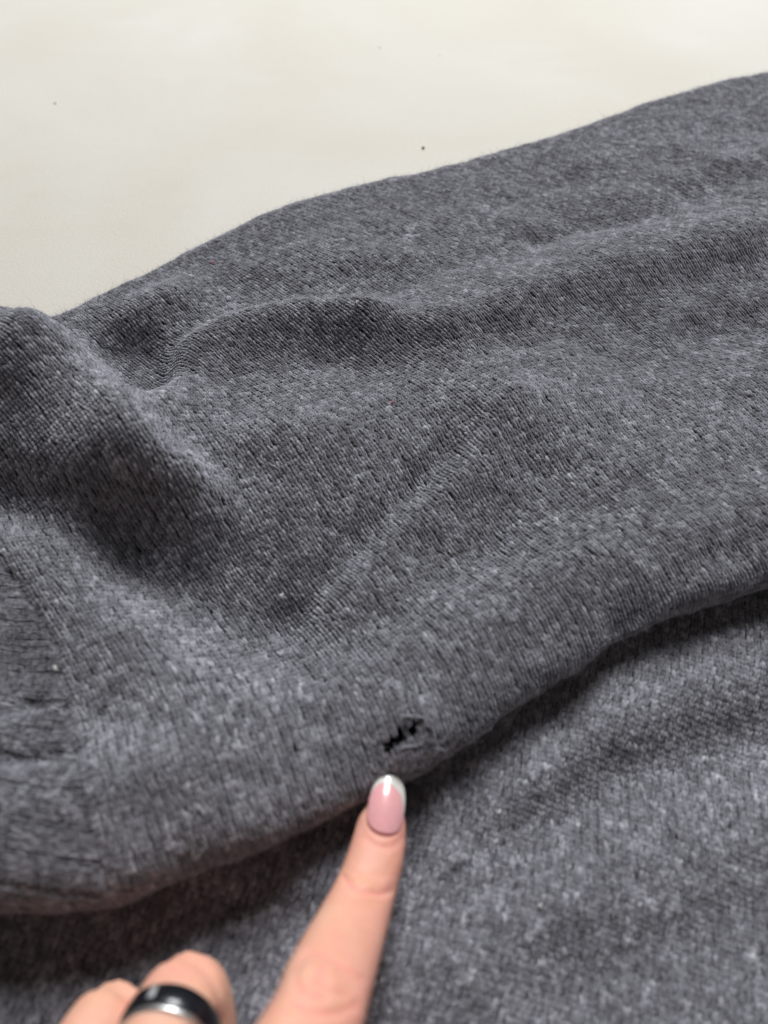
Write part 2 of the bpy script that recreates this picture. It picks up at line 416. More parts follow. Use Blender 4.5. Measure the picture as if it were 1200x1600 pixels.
bz += 0.0010 * vnoise(bx, by, 0.030, 21) + 0.0005 * vnoise(bx, by, 0.011, 22) + 0.00025 * vnoise(bx, by, 0.005, 23)
bz = 0.0022 + 0.5 * ((bz - 0.0022) + np.sqrt((bz - 0.0022) ** 2 + 2e-6))
bz = np.minimum(bz, 0.0105)
edge = smooth(0.0, 0.012, np.minimum(np.minimum(bx + 0.199, 0.268 - bx), by + 0.084))
bz = 0.001 + (bz - 0.001) * np.sqrt(edge)
BP = np.stack([bx, by, bz], -1); BN = normals(BP)
B_sheet = Sheet(BP, BN, np.ones(bx.shape, bool), BX[0], BY[0])
S_sheet = Sheet(SL, SLN, valid_s, XI[0], MM[0])

# ---- the hole in the upper layer (px outline of the slit and two small gaps)
HOLE = [([(606, 1168), (616, 1160), (624, 1148), (636, 1141), (654, 1137)], 3.0), ([(647, 1183), (652, 1179)], 1.5)]
def in_hole(P, grow=0.0):
    px, py = project(P)
    m = np.zeros(px.shape, bool)
    for poly, w in HOLE:
        d, _ = seg_dist(px, py, poly); m |= d < (w + grow)
    return m & (P[..., 2] > 0.014)

def base_sheet(name, G, Nn, valid, mat, parent, sink, hole=False):
    P = G - Nn * sink
    nx, ny = P.shape[:2]
    idx = np.arange(nx * ny).reshape(nx, ny)
    ok = valid[:-1, :-1] & valid[1:, :-1] & valid[:-1, 1:] & valid[1:, 1:]
    if hole:
        ok &= ~in_hole(0.25 * (G[:-1, :-1] + G[1:, :-1] + G[:-1, 1:] + G[1:, 1:]), 6.0)
    f = np.stack([idx[:-1, :-1], idx[1:, :-1], idx[1:, 1:], idx[:-1, 1:]], -1)[ok]
    used, inv = np.unique(f, return_inverse=True)
    return mesh_np(name, P.reshape(-1, 3)[used], inv.reshape(-1, 4), mat, parent)

sweater = empty('sweater', (0, 0, 0))
tag(sweater, 'dark grey heathered wool knit sweater lying in folds on the off white table', 'sweater')
under_fold = (BP @ np.array([*NX, 0])) > np.interp(BP @ np.array([*DX, 0]), *FRONT) + 0.045
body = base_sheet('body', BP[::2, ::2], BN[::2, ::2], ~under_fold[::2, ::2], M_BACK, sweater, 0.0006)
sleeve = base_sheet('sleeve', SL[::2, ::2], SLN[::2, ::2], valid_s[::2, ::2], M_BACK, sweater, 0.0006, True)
sleeve['label'] = 'upper folded layer of grey knit with a small torn hole'
body['label'] = 'lower layer of grey knit under the fold'

# ---- knit stitches as real yarn
PS, CS = 0.00222, 0.00160           # column width and row height on the stretched upper layer
PB, CB = 0.00192, 0.00141           # on the relaxed lower layer
def stitches(sheet, U, V, warp, PITCH, COURSE, rib=None, plump=1.0, fine=True):
    """returns verts, faces, yarn attr, tone attr for stitches at lattice points U,V"""
    n = len(U); r1 = np.random.default_rng(n); amp = PITCH / 0.00205
    NR, NA = (5, 4) if fine else (3, 3)                        # fewer faces outside the picture
    tau = np.linspace(0, 1, NR)
    th = np.linspace(-0.56 * math.pi, 0.56 * math.pi, NA)
    prof = np.array([0.56, 1.0, 1.08, 0.98, 0.52] if fine else [0.56, 1.15, 0.52])            # yarn radius along a leg
    Vs = []; At = []; To = []
    tone = r1.normal(0, 0.25, n).clip(-1.0, 1.2)
    jx = r1.normal(0, 0.065, n) * PITCH; jy = r1.normal(0, 0.06, n) * COURSE; jr = 1 + r1.normal(0, 0.13, n)
    for s in (-1, 1):
        jl = r1.normal(0, 0.05, n)
        cx = s * (0.125 + 0.215 * tau)[None, :] * PITCH + jx[:, None]       # n,NR
        cy = (tau * 1.80 - 0.40)[None, :] * COURSE + jy[:, None] + jl[:, None] * COURSE
        cz = amp * (0.00050 * np.sin(math.pi * (0.10 + 0.84 * tau)) - 0.00044)[None, :] * np.ones((n, 1))
        if rib is not None: cz = cz - rib[:, None] * 0.00032
        rad = (0.00041 * prof)[None, :] * jr[:, None] * amp * plump
        # across-leg direction in the sheet
        tx = s * 0.215 * PITCH; ty = 1.80 * COURSE; L = math.hypot(tx, ty); ax, ay = ty / L, -tx / L
        u = cx[:, :, None] + ax * rad[:, :, None] * np.sin(th); v = cy[:, :, None] + ay * rad[:, :, None] * np.sin(th)
        z = cz[:, :, None] + rad[:, :, None] * np.cos(th)
        uu, vv = warp(U[:, None, None] + u, V[:, None, None] + v)
        P, Nn, _ = sheet(uu, vv)
        Vs.append(P + Nn * z[..., None])
        off = r1.random(n) * 400
        a = np.stack([np.broadcast_to((tau * 1.6)[None, :, None] + off[:, None, None], u.shape),
                      np.broadcast_to((th / 1.6)[None, None, :], u.shape), np.broadcast_to((off * 3.7 % 97)[:, None, None], u.shape)], -1)
        At.append(a); To.append(np.broadcast_to((tone + 0.40 * r1.normal(size=n))[:, None, None], u.shape))
    V3 = np.stack(Vs, 1).reshape(-1, 3); A3 = np.stack(At, 1).reshape(-1, 3); T3 = np.stack(To, 1).reshape(-1)
    q = np.arange(NR * NA).reshape(NR, NA)
    f = np.stack([q[:-1, :-1], q[:-1, 1:], q[1:, 1:], q[1:, :-1]], -1).reshape(-1, 4)
    F = (f[None] + (np.arange(2 * n) * NR * NA)[:, None, None]).reshape(-1, 4)
    return V3, F, A3, T3

def join(parts):
    V, F, A, To = [], [], [], []; k = 0
    for v, f, a, t in parts:
        V.append(v); F.append(f + k); A.append(a); To.append(t); k += len(v)
    return np.concatenate(V), np.concatenate(F), np.concatenate(A), np.concatenate(To)

def fuzz(sheet, U, V, warp, lo=0.0012, hi=0.0036, width=0.000090, lift=1.0, seed=5):
    n = len(U); r1 = np.random.default_rng(seed)
    u, v = warp(U, V); P, Nn, ok = sheet(u, v)
    P, Nn = P[ok], Nn[ok]; n = len(P)
    ref = r1.normal(size=(n, 3)); t = ref - Nn * (ref * Nn).sum(-1, keepdims=True); t /= np.linalg.norm(t, axis=-1, keepdims=True)
    bt = np.cross(Nn, t)
    L = r1.uniform(lo, hi, n) * np.where(r1.random(n) < 0.03, 2.2, 1.0)
    curl = r1.normal(0, 1.3, n); up = r1.uniform(0.05, 0.75, n) * lift
    K = 3; q = np.linspace(0, 1, K)
    ang = curl[:, None] * q[None]
    step = L[:, None] / (K - 1)
    dx = np.cumsum(np.cos(ang) * step, 1); dy = np.cumsum(np.sin(ang) * step, 1)
    dz = 0.00035 + L[:, None] * up[:, None] * (q - 0.55 * q ** 2)[None]
    C = P[:, None] + t[:, None] * dx[..., None] + bt[:, None] * dy[..., None] + Nn[:, None] * dz[..., None]
    side = bt[:, None] * np.cos(ang)[..., None] - t[:, None] * np.sin(ang)[..., None]
    w = (width * r1.uniform(0.6, 1.3, n))[:, None] * (1 - 0.7 * q)[None]
    Vv = np.stack([C - side * w[..., None] * 0.5, C + side * w[..., None] * 0.5], 2)       # n,K,2,3
    qd = np.arange(K * 2).reshape(K, 2)
    f = np.stack([qd[:-1, 0], qd[:-1, 1], qd[1:, 1], qd[1:, 0]], -1)
    F = (f[None] + (np.arange(n) * K * 2)[:, None, None]).reshape(-1, 4)
    off = r1.random(n) * 300
    A = np.stack([np.broadcast_to(off[:, None, None], (n, K, 2)), np.zeros((n, K, 2)), np.broadcast_to(off[:, None, None] * 2.1, (n, K, 2))], -1)
    To = np.broadcast_to(r1.normal(0.9, 0.9, n).clip(-0.6, 2.2)[:, None, None], (n, K, 2))
    return Vv.reshape(-1, 3), F, A.reshape(-1, 3), To.reshape(-1)

def in_view(P, ml=170, mt=120, mb=190):
    px, py = project(P)
    return (px > -ml) & (px < 1200 + ml) & (py > -mt) & (py < 1600 + mb)
def left_of_seam(P):
    px, py = project(P)
    ys = [p[1] for p in SEAM_PX]; xs = [p[0] for p in SEAM_PX]
    return (px < np.interp(py, ys, xs)) & (py > 860)

warp_s = lambda U, V: (U - 1.35 * np.maximum(V, 0) * np.abs(V) + 0.0015 * np.sin(V * 60 + U * 20), V + 0.002 * np.sin(U * 45))
uu = np.arange(-0.20, 0.56, PS); vv = np.arange(-0.045, 0.285, CS)
U, V = [a.ravel() for a in np.meshgrid(uu, vv, indexing='ij')]
a_, b_ = warp_s(U, V); P, Nn, ok = S_sheet(a_, b_)
rf_at = np.interp(a_, XI, rf[:, 0])
torn = np.zeros(len(U), bool)
for du, dv in ((0, -0.35), (0, 0.0), (0, 0.5), (0, 1.0), (0, 1.35), (-0.42, 0.8), (0.42, 0.8), (-0.3, 0.2), (0.3, 0.2)):
    torn |= in_hole(S_sheet(*warp_s(U + du * PS, V + dv * CS))[0])
keep = ok & ~torn & ~left_of_seam(P) & (b_ > -rf_at * 2.75); seen = in_view(P, 110, 60, 130)
s1 = stitches(S_sheet, U[keep & seen], V[keep & seen], warp_s, PS, CS)
s1o = stitches(S_sheet, U[keep & ~seen], V[keep & ~seen], warp_s, PS, CS, fine=False)
# ribbed piece left of the seam: columns run along the fold
RA = math.radians(-14.0)
def warp_r(U, V):
    return -0.08 + math.cos(RA) * V - math.sin(RA) * U + 0.004 * np.sin(U * 60), 0.03 + math.sin(RA) * V + math.cos(RA) * U
vv = np.arange(-0.14, 0.14, CB)
ui = np.arange(-58, 78)
UI, V2 = np.meshgrid(ui, vv, indexing='ij'); UI = UI.ravel(); V2 = V2.ravel(); U2 = UI * PB
a_, b_ = warp_r(U2, V2); P, Nn, ok = S_sheet(a_, b_)
rf_at = np.interp(a_, XI, rf[:, 0])
keep2 = ok & (left_of_seam(P)) & (P[:, 0] > -0.19) & (b_ > -rf_at * 2.75)
rib = ((UI % 4) == 0).astype(float)[keep2]
s2 = stitches(S_sheet, U2[keep2], V2[keep2], warp_r, PB, CB, rib)
NF = 100000
fu = rng.uniform(-0.19, 0.42, NF * 2); fv = rng.uniform(-0.03, 0.26, NF * 2)
P, Nn, ok = S_sheet(fu, fv); kf = ok & in_view(P, 60, 60, 60) & ~in_hole(P, 12.0)
ident = lambda a, b: (a, b)
s3 = fuzz(S_sheet, fu[kf][:NF], fv[kf][:NF], ident, seed=5)
eu = rng.uniform(-0.12, 0.40, 2800); ev = np.interp(eu, XI, m_end[:, 0]) + rng.uniform(-0.004, 0.009, 2800)
s4 = fuzz(S_sheet, eu, ev, ident, 0.0012, 0.0036, 0.00005, 1.3, 15)
s3 = join([s3, s4])
V3, F3, A3, T3 = join([s1, s1o, s2, s3])
knit_s = mesh_np('knit_stitches', V3, F3, M_KNIT, sleeve, True, {'yarn': ('FLOAT_VECTOR', A3), 'tone': ('FLOAT', T3)})
knit_s['kind'] = 'stuff'
def fuzz_slot(o, nf):
    o.data.materials.append(M_FUZZ); mi = np.zeros(len(o.data.polygons), np.int32); mi[-nf:] = 1
    o.data.polygons.foreach_set('material_index', mi)
fuzz_slot(knit_s, len(s3[1]))
print('sleeve stitches', keep.sum(), keep2.sum(), 'faces', len(F3))

RB = math.radians(-15.0)
def warp_b(U, V):
    return math.cos(RB) * U - math.sin(RB) * V + 0.0012 * np.sin(V * 70), math.sin(RB) * U + math.cos(RB) * V + 0.0012 * np.sin(U * 55)
uu = np.arange(-0.22, 0.30, PB); vv = np.arange(-0.10, 0.21, CB)
U, V = [a.ravel() for a in np.meshgrid(uu, vv, indexing='ij')]
a_, b_ = warp_b(U, V); P, Nn, ok = B_sheet(a_, b_)
xi_ = P[:, 0] * DX[0] + P[:, 1] * DX[1]; et_ = P[:, 0] * NX[0] + P[:, 1] * NX[1]
hid = et_ > np.interp(xi_, *FRONT) + 0.030
keep = ok & ~hid; seen = in_view(P, 110, 0, 150)
s1 = stitches(B_sheet, U[keep & seen], V[keep & seen], warp_b, PB, CB, None, 1.08)
s1o = stitches(B_sheet, U[keep & ~seen], V[keep & ~seen], warp_b, PB, CB, None, 1.08, False)
fu = rng.uniform(-0.19, 0.26, 60000); fv = rng.uniform(-0.08, 0.19, 60000)
P, Nn, ok = B_sheet(fu, fv)
xi_ = P[:, 0] * DX[0] + P[:, 1] * DX[1]; et_ = P[:, 0] * NX[0] + P[:, 1] * NX[1]
kf = ok & in_view(P, 60, 0, 60) & (et_ < np.interp(xi_, *FRONT) + 0.02)
s3 = fuzz(B_sheet, fu[kf][:24000], fv[kf][:24000], ident, seed=9)
V3, F3, A3, T3 = join([s1, s1o, s3])
knit_b = mesh_np('knit_stitches', V3, F3, M_KNIT, body, True, {'yarn': ('FLOAT_VECTOR', A3), 'tone': ('FLOAT', T3)})
knit_b['kind'] = 'stuff'; fuzz_slot(knit_b, len(s3[1]))
print('body stitches', keep.sum(), 'faces', len(F3))

# ---- surface lookup: which point of the sleeve (or body) does a pixel see
_spx, _spy = project(SL); _sd = np.linalg.norm(SL - np.array([0, 0, CH]), axis=-1)
_bpx, _bpy = project(BP); _bd = np.linalg.norm(BP - np.array([0, 0, CH]), axis=-1)
def surf(px, py, which='s', rad=4.0):
    X, Y, D, G, Nn, ok = (_spx, _spy, _sd, SL, SLN, valid_s) if which == 's' else (_bpx, _bpy, _bd, BP, BN, np.ones(BP.shape[:2], bool))
    m = ((X - px) ** 2 + (Y - py) ** 2 < rad * rad) & ok & (Nn[..., 2] > -0.3)
    if not m.any():
        if rad > 40: return at_z(px, py, 0.02), np.array([0, 0, 1.0])
        return surf(px, py, which, rad * 1.6)
    i = np.argmin(np.where(m, D, 9)); i = np.unravel_index(i, D.shape)
    return G[i], Nn[i]

# ---- tubes (frayed yarn, lint)
def tube_np(C, rad, sides=6):
    C = np.asarray(C, float); n = len(C)
    T_ = np.gradient(C, axis=0); T_ /= np.linalg.norm(T_, axis=-1, keepdims=True) + 1e-12
    up = np.array([0.3, 0.2, 0.93]); s = np.cross(T_, up); s /= np.linalg.norm(s, axis=-1, keepdims=True) + 1e-12
    w = np.cross(s, T_)
    rr = np.broadcast_to(np.asarray(rad, float), (n,))
    a = np.linspace(0, 2 * math.pi, sides, endpoint=False)
    V = C[:, None] + rr[:, None, None] * (s[:, None] * np.cos(a)[None, :, None] + w[:, None] * np.sin(a)[None, :, None])
    q = np.arange(n * sides).reshape(n, sides)
    F = np.stack([q[:-1], np.roll(q[:-1], -1, 1), np.roll(q[1:], -1, 1), q[1:]], -1).reshape(-1, 4)
    return V.reshape(-1, 3), F
def spline(P, k=8):
    P = np.asarray(P, float); Q = np.concatenate([[2 * P[0] - P[1]], P, [2 * P[-1] - P[-2]]])
    out = []
    for i in range(1, len(Q) - 2):
        p0, p1, p2, p3 = Q[i - 1], Q[i], Q[i + 1], Q[i + 2]
        for t in np.linspace(0, 1, k, endpoint=False):
            out.append(0.5 * (2 * p1 + (p2 - p0) * t + (2 * p0 - 5 * p1 + 4 * p2 - p3) * t * t + (3 * p1 - p0 - 3 * p2 + p3) * t ** 3))
    out.append(Q[-2]); return np.array(out)
fray = []
loops = [[(622, 1128, 0), (637, 1120, 1.2), (652, 1118, 1.4), (664, 1126, 1.0), (668, 1138, 0.2)],
         [(622, 1178, .1), (634, 1170, 1.0), (648, 1164, 1.2), (660, 1158, .8), (671, 1150, .2)],
         [(630, 1188, 0), (641, 1194, .9), (655, 1196, 1.1), (666, 1189, .8), (668, 1178, .2)],
         [(655, 1140, 0), (668, 1134, 1.1), (678, 1142, 1.2), (676, 1156, .8), (664, 1164, .1)],
         [(668, 1170, .2), (680, 1166, 1.2), (690, 1172, 1.4), (694, 1186, 1.0)]]
for lp in loops:
    pts = []
    for px, py, h in lp:
        p, nn = surf(px, py); pts.append(p + nn * (h * 0.0006 - 0.0002))
    C = spline(pts, 6); C += rng.normal(0, 0.00005, C.shape)
    v, f = tube_np(C, 0.00036 * (1 - 0.3 * np.abs(np.linspace(-1, 1, len(C))) ** 2), 7)
    off = rng.random() * 300
    a = np.stack([np.repeat(np.arange(len(C)) * 0.25 + off, 7), np.tile(np.linspace(0, 2.5, 7), len(C)), np.full(len(v), off)], -1)
    fray.append((v, f, a, np.full(len(v), rng.normal(0.2, 0.4))))
# loose hairs round the tear
cpx = rng.normal(640, 38, 200); cpy = rng.normal(1158, 30, 200)
for x, y in zip(cpx, cpy):
    p, nn = surf(x, y, rad=6.0)
    if in_hole(p[None], 10.0)[0]: continue
    d = rng.normal(size=3); d -= nn * d.dot(nn); d /= np.linalg.norm(d)
    e = np.cross(nn, d); L = rng.uniform(0.0015, 0.0045); k = rng.normal(0, 0.5)
    q = np.linspace(0, 1, 6)[:, None]
    C = p + nn * 0.0004 + d * q * L + e * k * L * q ** 2 + nn * L * rng.uniform(0.1, 0.6) * (q - 0.5 * q * q)
    v, f = tube_np(C, 0.000032, 3); off = rng.random() * 300
    fray.append((v, f, np.full((len(v), 3), off), np.full(len(v), rng.normal(1.0, 0.6))))
V3, F3, A3, T3 = join(fray)
fr = mesh_np('frayed_yarn', V3, F3, M_KNIT, sleeve, True, {'yarn': ('FLOAT_VECTOR', A3), 'tone': ('FLOAT', T3)})
fr['label'] = 'broken yarn loops round the torn hole'

# ------------------------------------------------------------------ hand
def loft(stations, sides=28, caps=True, up=(0, -0.24, 0.97), sub=6, sq=2.25):
    """stations: (pos, half width, half thickness); returns verts, faces of a closed tube"""
    S = np.array([[*p, w, t] for p, w, t in stations], float)
    S = spline(S, sub); C = S[:, :3]
    T_ = np.gradient(C, axis=0); T_ /= np.linalg.norm(T_, axis=-1, keepdims=True)
    upv = np.asarray(up, float)
    if upv.ndim == 1: upv = np.broadcast_to(upv, C.shape)
    s = np.cross(T_, upv); s /= np.linalg.norm(s, axis=-1, keepdims=True); w = np.cross(s, T_)
    a = np.linspace(0, 2 * math.pi, sides, endpoint=False)
    ca = np.sign(np.cos(a)) * np.abs(np.cos(a)) ** (2 / sq); sa = np.sign(np.sin(a)) * np.abs(np.sin(a)) ** (2 / sq)
    rings = [C[i] + S[i, 3] * s[i] * ca[:, None] + S[i, 4] * w[i] * sa[:, None] for i in range(len(C))]
    def cap(i, sign):
        out = []
        for ph in np.linspace(0, math.pi / 2, 7)[1:-1]:
            out.append(C[i] + sign * T_[i] * S[i, 4] * 0.95 * math.sin(ph) + math.cos(ph) * (S[i, 3] * s[i] * ca[:, None] + S[i, 4] * w[i] * sa[:, None]))
        return out, C[i] + sign * T_[i] * S[i, 4] * 0.95
    c0, t0 = cap(0, -1); c1, t1 = cap(len(C) - 1, 1)
    rings = c0[::-1] + rings + c1
    V = np.concatenate(rings + [t0[None], t1[None]]); nr = len(rings)
    F = []
    for i in range(nr - 1):
        for j in range(sides):
            k = (j + 1) % sides; F.append((i * sides + j, i * sides + k, (i + 1) * sides + k, (i + 1) * sides + j))
    A = nr * sides
    for j in range(sides):
        k = (j + 1) % sides; F.append((A, k, j)); F.append((A + 1, (nr - 1) * sides + j, (nr - 1) * sides + k))
    return V, F
def mm(px, t): return px * t / 1200.0 / 2       # pixel width at depth t -> half width in metres

IDX = [  # px, py, depth, pixel width of the finger across its axis
    (600, 1262, 0.1905, 56), (597, 1286, 0.1882, 77), (588, 1335, 0.1825, 88), (571, 1390, 0.1760, 96), (549, 1447, 0.1665, 112),
    (527, 1500, 0.1560, 129), (508, 1548, 0.1470, 142), (489, 1602, 0.1375, 149)]
idx_st = []
for px, py, t, w in IDX:
    hw = mm(w, t); idx_st.append((at_t(px, py, t), hw, hw * 0.86))
idx_st[0] = (idx_st[0][0], idx_st[0][1], 0.0034); idx_st[1] = (idx_st[1][0], idx_st[1][1], 0.0047)
idx_st += [((-0.022, -0.022, 0.062), 0.0089, 0.0088), ((-0.028, -0.042, 0.064), 0.0102, 0.0105), ((-0.034, -0.062, 0.066), 0.010, 0.010)]
MCP_I = np.array([-0.028, -0.042, 0.064])
mid_pip = at_t(287, 1561, 0.158)
mid_st = [((-0.039, -0.030, 0.0185), 0.0064, 0.0055), ((-0.039, -0.019, 0.0160), 0.0074, 0.0066), ((-0.039, -0.0085, 0.0185), 0.0080, 0.0074),
          (mid_pip + np.array([0, 0.0004, -0.0010]), 0.0084, 0.0082), (mid_pip + np.array([-0.0020, -0.0100, 0.0095]), 0.0084, 0.0082),
          ((-0.0455, -0.027, 0.0490), 0.0090, 0.0090), ((-0.049, -0.045, 0.0630), 0.0105, 0.0105), ((-0.052, -0.064, 0.066), 0.010, 0.010)]
rg_pip = at_t(172, 1598, 0.160)
rng_st = [((-0.058, -0.034, 0.0175), 0.0060, 0.0052), ((-0.058, -0.024, 0.0150), 0.0070, 0.0062), ((-0.0575, -0.014, 0.0165), 0.0074, 0.0070),
          (rg_pip + np.array([0, 0.0002, -0.0010]), 0.0080, 0.0077), (rg_pip + np.array([-0.0040, -0.0110, 0.0095]), 0.0080, 0.0078),
          ((-0.067, -0.032, 0.0460), 0.0086, 0.0086), ((-0.070, -0.050, 0.0580), 0.0098, 0.0100), ((-0.069, -0.068, 0.062), 0.010, 0.010)]
pk_st = [((-0.076, -0.040, 0.0160), 0.0052, 0.0046), ((-0.0765, -0.031, 0.0145), 0.0060, 0.0054), ((-0.077, -0.024, 0.0165), 0.0064, 0.0060),
         ((-0.079, -0.0165, 0.0270), 0.0068, 0.0066), ((-0.084, -0.032, 0.0400), 0.0072, 0.0072), ((-0.088, -0.056, 0.0500), 0.0088, 0.0090), ((-0.085, -0.072, 0.055), 0.009, 0.009)]
th_st = [((-0.012, -0.030, 0.0185), 0.0070, 0.0056), ((-0.010, -0.040, 0.0200), 0.0085, 0.0072), ((-0.010, -0.056, 0.0270), 0.0092, 0.0085),
         ((-0.018, -0.078, 0.0380), 0.0105, 0.0100), ((-0.034, -0.100, 0.0500), 0.0130, 0.0125), ((-0.050, -0.118, 0.056), 0.013, 0.013)]
palm_st = [((-0.056, -0.040, 0.0500), 0.0330, 0.0090), ((-0.056, -0.062, 0.0540), 0.0380, 0.0120), ((-0.058, -0.085, 0.0570), 0.0370, 0.0140),
           ((-0.061, -0.110, 0.0600), 0.0320, 0.0150), ((-0.063, -0.130, 0.0620), 0.0270, 0.0165), ((-0.066, -0.160, 0.0660), 0.0265, 0.0185), ((-0.070, -0.205, 0.0720), 0.0300, 0.0220)]
V_, F_ = [], []; k = 0
for st, sq in ((idx_st, 2.35), (mid_st, 2.3), (rng_st, 2.3), (pk_st, 2.3), (th_st, 2.3), (palm_st, 2.5)):
    v, f = loft(st, sq=sq); V_.append(v); F_ += [tuple(i + k for i in ff) for ff in f]; k += len(v)
me = bpy.data.meshes.new('hand_raw'); me.from_pydata(np.concatenate(V_).tolist(), [], F_); me.update()
raw = bpy.data.objects.new('hand_raw', me); COL.objects.link(raw)
md = raw.modifiers.new('remesh', 'REMESH'); md.mode = 'VOXEL'; md.voxel_size = 0.00082; md.use_smooth_shade = True
md = raw.modifiers.new('smooth', 'SMOOTH'); md.factor = 0.5; md.iterations = 12
dg = bpy.context.evaluated_depsgraph_get()
hm = bpy.data.meshes.new_from_object(raw.evaluated_get(dg)); bpy.data.objects.remove(raw)
hm.name = 'hand'
hv = np.empty(len(hm.vertices) * 3, np.float32); hm.vertices.foreach_get('co', hv); hv = hv.reshape(-1, 3).astype(float)
hn = np.empty(len(hm.vertices) * 3, np.float32); hm.vertices.foreach_get('normal', hn); hn = hn.reshape(-1, 3).astype(float)

# nail frame
n_base = at_t(598.5, 1304, 0.1808); n_tip = at_t(613, 1210, 0.1880)
nl = n_tip - n_base; NL = np.linalg.norm(nl); nl /= NL
viewd = np.array([0, 0, CH]) - n_base; viewd /= np.linalg.norm(viewd)
ns = np.cross(nl, viewd); ns /= np.linalg.norm(ns); nn0 = np.cross(ns, nl)          # ns = right, nn0 = up
roll = math.radians(7.0)
nup = nn0 * math.cos(roll) + ns * math.sin(roll); nsd = ns * math.cos(roll) - nn0 * math.sin(roll)
NW = 0.00470
print('nail length', NL)
def nail_pt(x, l, lift=0.0):
    """x in -1..1 across, l 0..1 along"""
    wl = NW * (1.0 - 0.05 * l - 0.06 * (1 - l))
    ang = x * 0.98; rc = wl / math.sin(0.98)
    dz = rc * (np.cos(ang) - 1) * 0.95
    dx = rc * np.sin(ang)
    along = l * NL
    arch = -0.0030 * l ** 2 + 0.0012 * l                    # slight curve down at the tip
    return (n_base + nup * 0.0003)[None] + nsd * dx[:, None] + nl * along[:, None] + nup * (dz + arch + lift)[:, None]

# skin displacement: creases on finger joints, nail bed
hpx, hpy = project(hv)
tocam = np.array([0, 0, CH]) - hv; tocam /= np.linalg.norm(tocam, axis=-1, keepdims=True)
facing = np.clip((hn * tocam).sum(-1), 0, 1)
finger = (facing > 0.05) & (hpx > 400) & (hpx < 680) & (hpy > 1190)
CREASE = [  # polyline, depth mm, width px, redness
    ([(537, 1368), (550, 1384), (572, 1394), (598, 1396), (612, 1390)], 0.42, 4.0, 0.42),
    ([(541, 1357), (566, 1366), (596, 1368)], 0.14, 4.0, 0.18),
    ([(536, 1400), (562, 1410), (592, 1410)], 0.10, 4.0, 0.10),
    ([(574, 1312), (586, 1321), (602, 1324), (618, 1319), (628, 1308)], 0.16, 4.5, 0.20),
    ([(494, 1488), (512, 1495), (528, 1506), (550, 1518), (566, 1529)], 0.34, 4.5, 0.42),
    ([(484, 1486), (470, 1504), (462, 1520), (461, 1536)], 0.24, 5.0, 0.20),
    ([(500, 1512), (503, 1522), (494, 1533)], 0.15, 8.0, 0.40),
    ([(505, 1538), (522, 1549), (541, 1557)], 0.30, 4.5, 0.45),
    ([(466, 1539), (484, 1554), (508, 1561)], 0.30, 5.0, 0.40),
    ([(463, 1566), (480, 1577), (500, 1583), (526, 1583), (556, 1570)], 0.34, 5.0, 0.42),
    ([(528, 1520), (545, 1532), (558, 1545)], 0.18, 4.0, 0.2),
    ([(470, 1470), (500, 1462), (540, 1470)], 0.06, 5.0, 0.0),
    ([(515, 1440), (545, 1434), (585, 1444)], 0.06, 4.0, 0.05),
    ([(508, 1455), (540, 1450), (580, 1460)], 0.05, 4.0, 0.05),
]
disp = np.zeros(len(hv)); redn = np.zeros(len(hv))
for poly, dep, wpx, rd in CREASE:
    d, _ = seg_dist(hpx, hpy, poly); g = np.exp(-(d / wpx) ** 2) * finger
    disp -= dep * 0.0018 * g; redn = np.maximum(redn, 1.9 * rd * np.exp(-(d / (wpx * 1.2)) ** 2) * finger)
# swellings between the creases of the big knuckle
for (x, y, s, h) in ((512, 1512, 14, 0.30), (520, 1536, 14, 0.35), (486, 1545, 10, 0.25), (512, 1571, 14, 0.3), (478, 1512, 8, 0.2), (574, 1380, 22, 0.25)):
    disp += h * 0.001 * np.exp(-((hpx - x) ** 2 + (hpy - y) ** 2) / (s * s)) * finger
redn = np.maximum(redn, 0.34 * np.exp(-((hpx - 512) ** 2 + (hpy - 1530) ** 2) / 34.0 ** 2) * finger)
redn = np.maximum(redn, 0.72 * smooth(1420, 1290, hpy) * smooth(560, 640, hpx) * finger)  # fingertip flush, stronger on the right where shade is painted in
redn = np.maximum(redn, 0.28 * smooth(1420, 1310, hpy) * finger)
redn = np.maximum(redn, 0.45 * smooth(-0.2, 0.9, (hn * np.array([0.9, -0.3, 0.1])).sum(-1)) * (hpx > 400))  # right-facing skin redder: the flank's shade put into its colour
redn = np.maximum(redn, 0.26 * (hpx < 400) * smooth(1560, 1500, hpy))
hv = hv + hn * disp[:, None]
# nail bed: press the skin below the plate, raise the fold round it
rel = hv - n_base; cx_ = rel @ nsd / NW; cl_ = rel @ nl / NL; cz_ = rel @ nup
inn = (np.abs(cx_) < 1.05) & (cl_ > -0.05) & (cl_ < 1.2) & (cz_ > -0.006)
xx = np.clip(cx_, -1, 1); surf_z = NW / math.sin(0.98) * (np.cos(np.arcsin(np.clip(xx * math.sin(0.98), -1, 1))) - 1) * 0.95 + (-0.0030 * cl_ ** 2 + 0.0012 * cl_) - 0.0003
base_l = 0.33 * (1 - np.sqrt(np.clip(1 - xx ** 2, 0, 1)))
ins = inn & (cl_ > base_l + 0.01)
over = np.where(ins, np.maximum(cz_ - surf_z, 0), 0)
hv = hv - nup * over[:, None]
rim = np.exp(-((np.sqrt((cx_ * 1.0) ** 2 + ((cl_ - 0.40) / 0.47) ** 2) - 1.10) / 0.10) ** 2) * (cl_ < 0.45) * (cz_ > -0.004)
hv = hv + nup * (0.00028 * rim)[:, None]
redn = np.maximum(redn, 0.35 * np.exp(-((np.sqrt(cx_ ** 2 + ((cl_ - 0.40) / 0.45) ** 2) - 1.0) / 0.07) ** 2) * (cl_ < 0.5) * (cz_ > -0.004))
hm.vertices.foreach_set('co', hv.astype(np.float32).ravel()); hm.update()
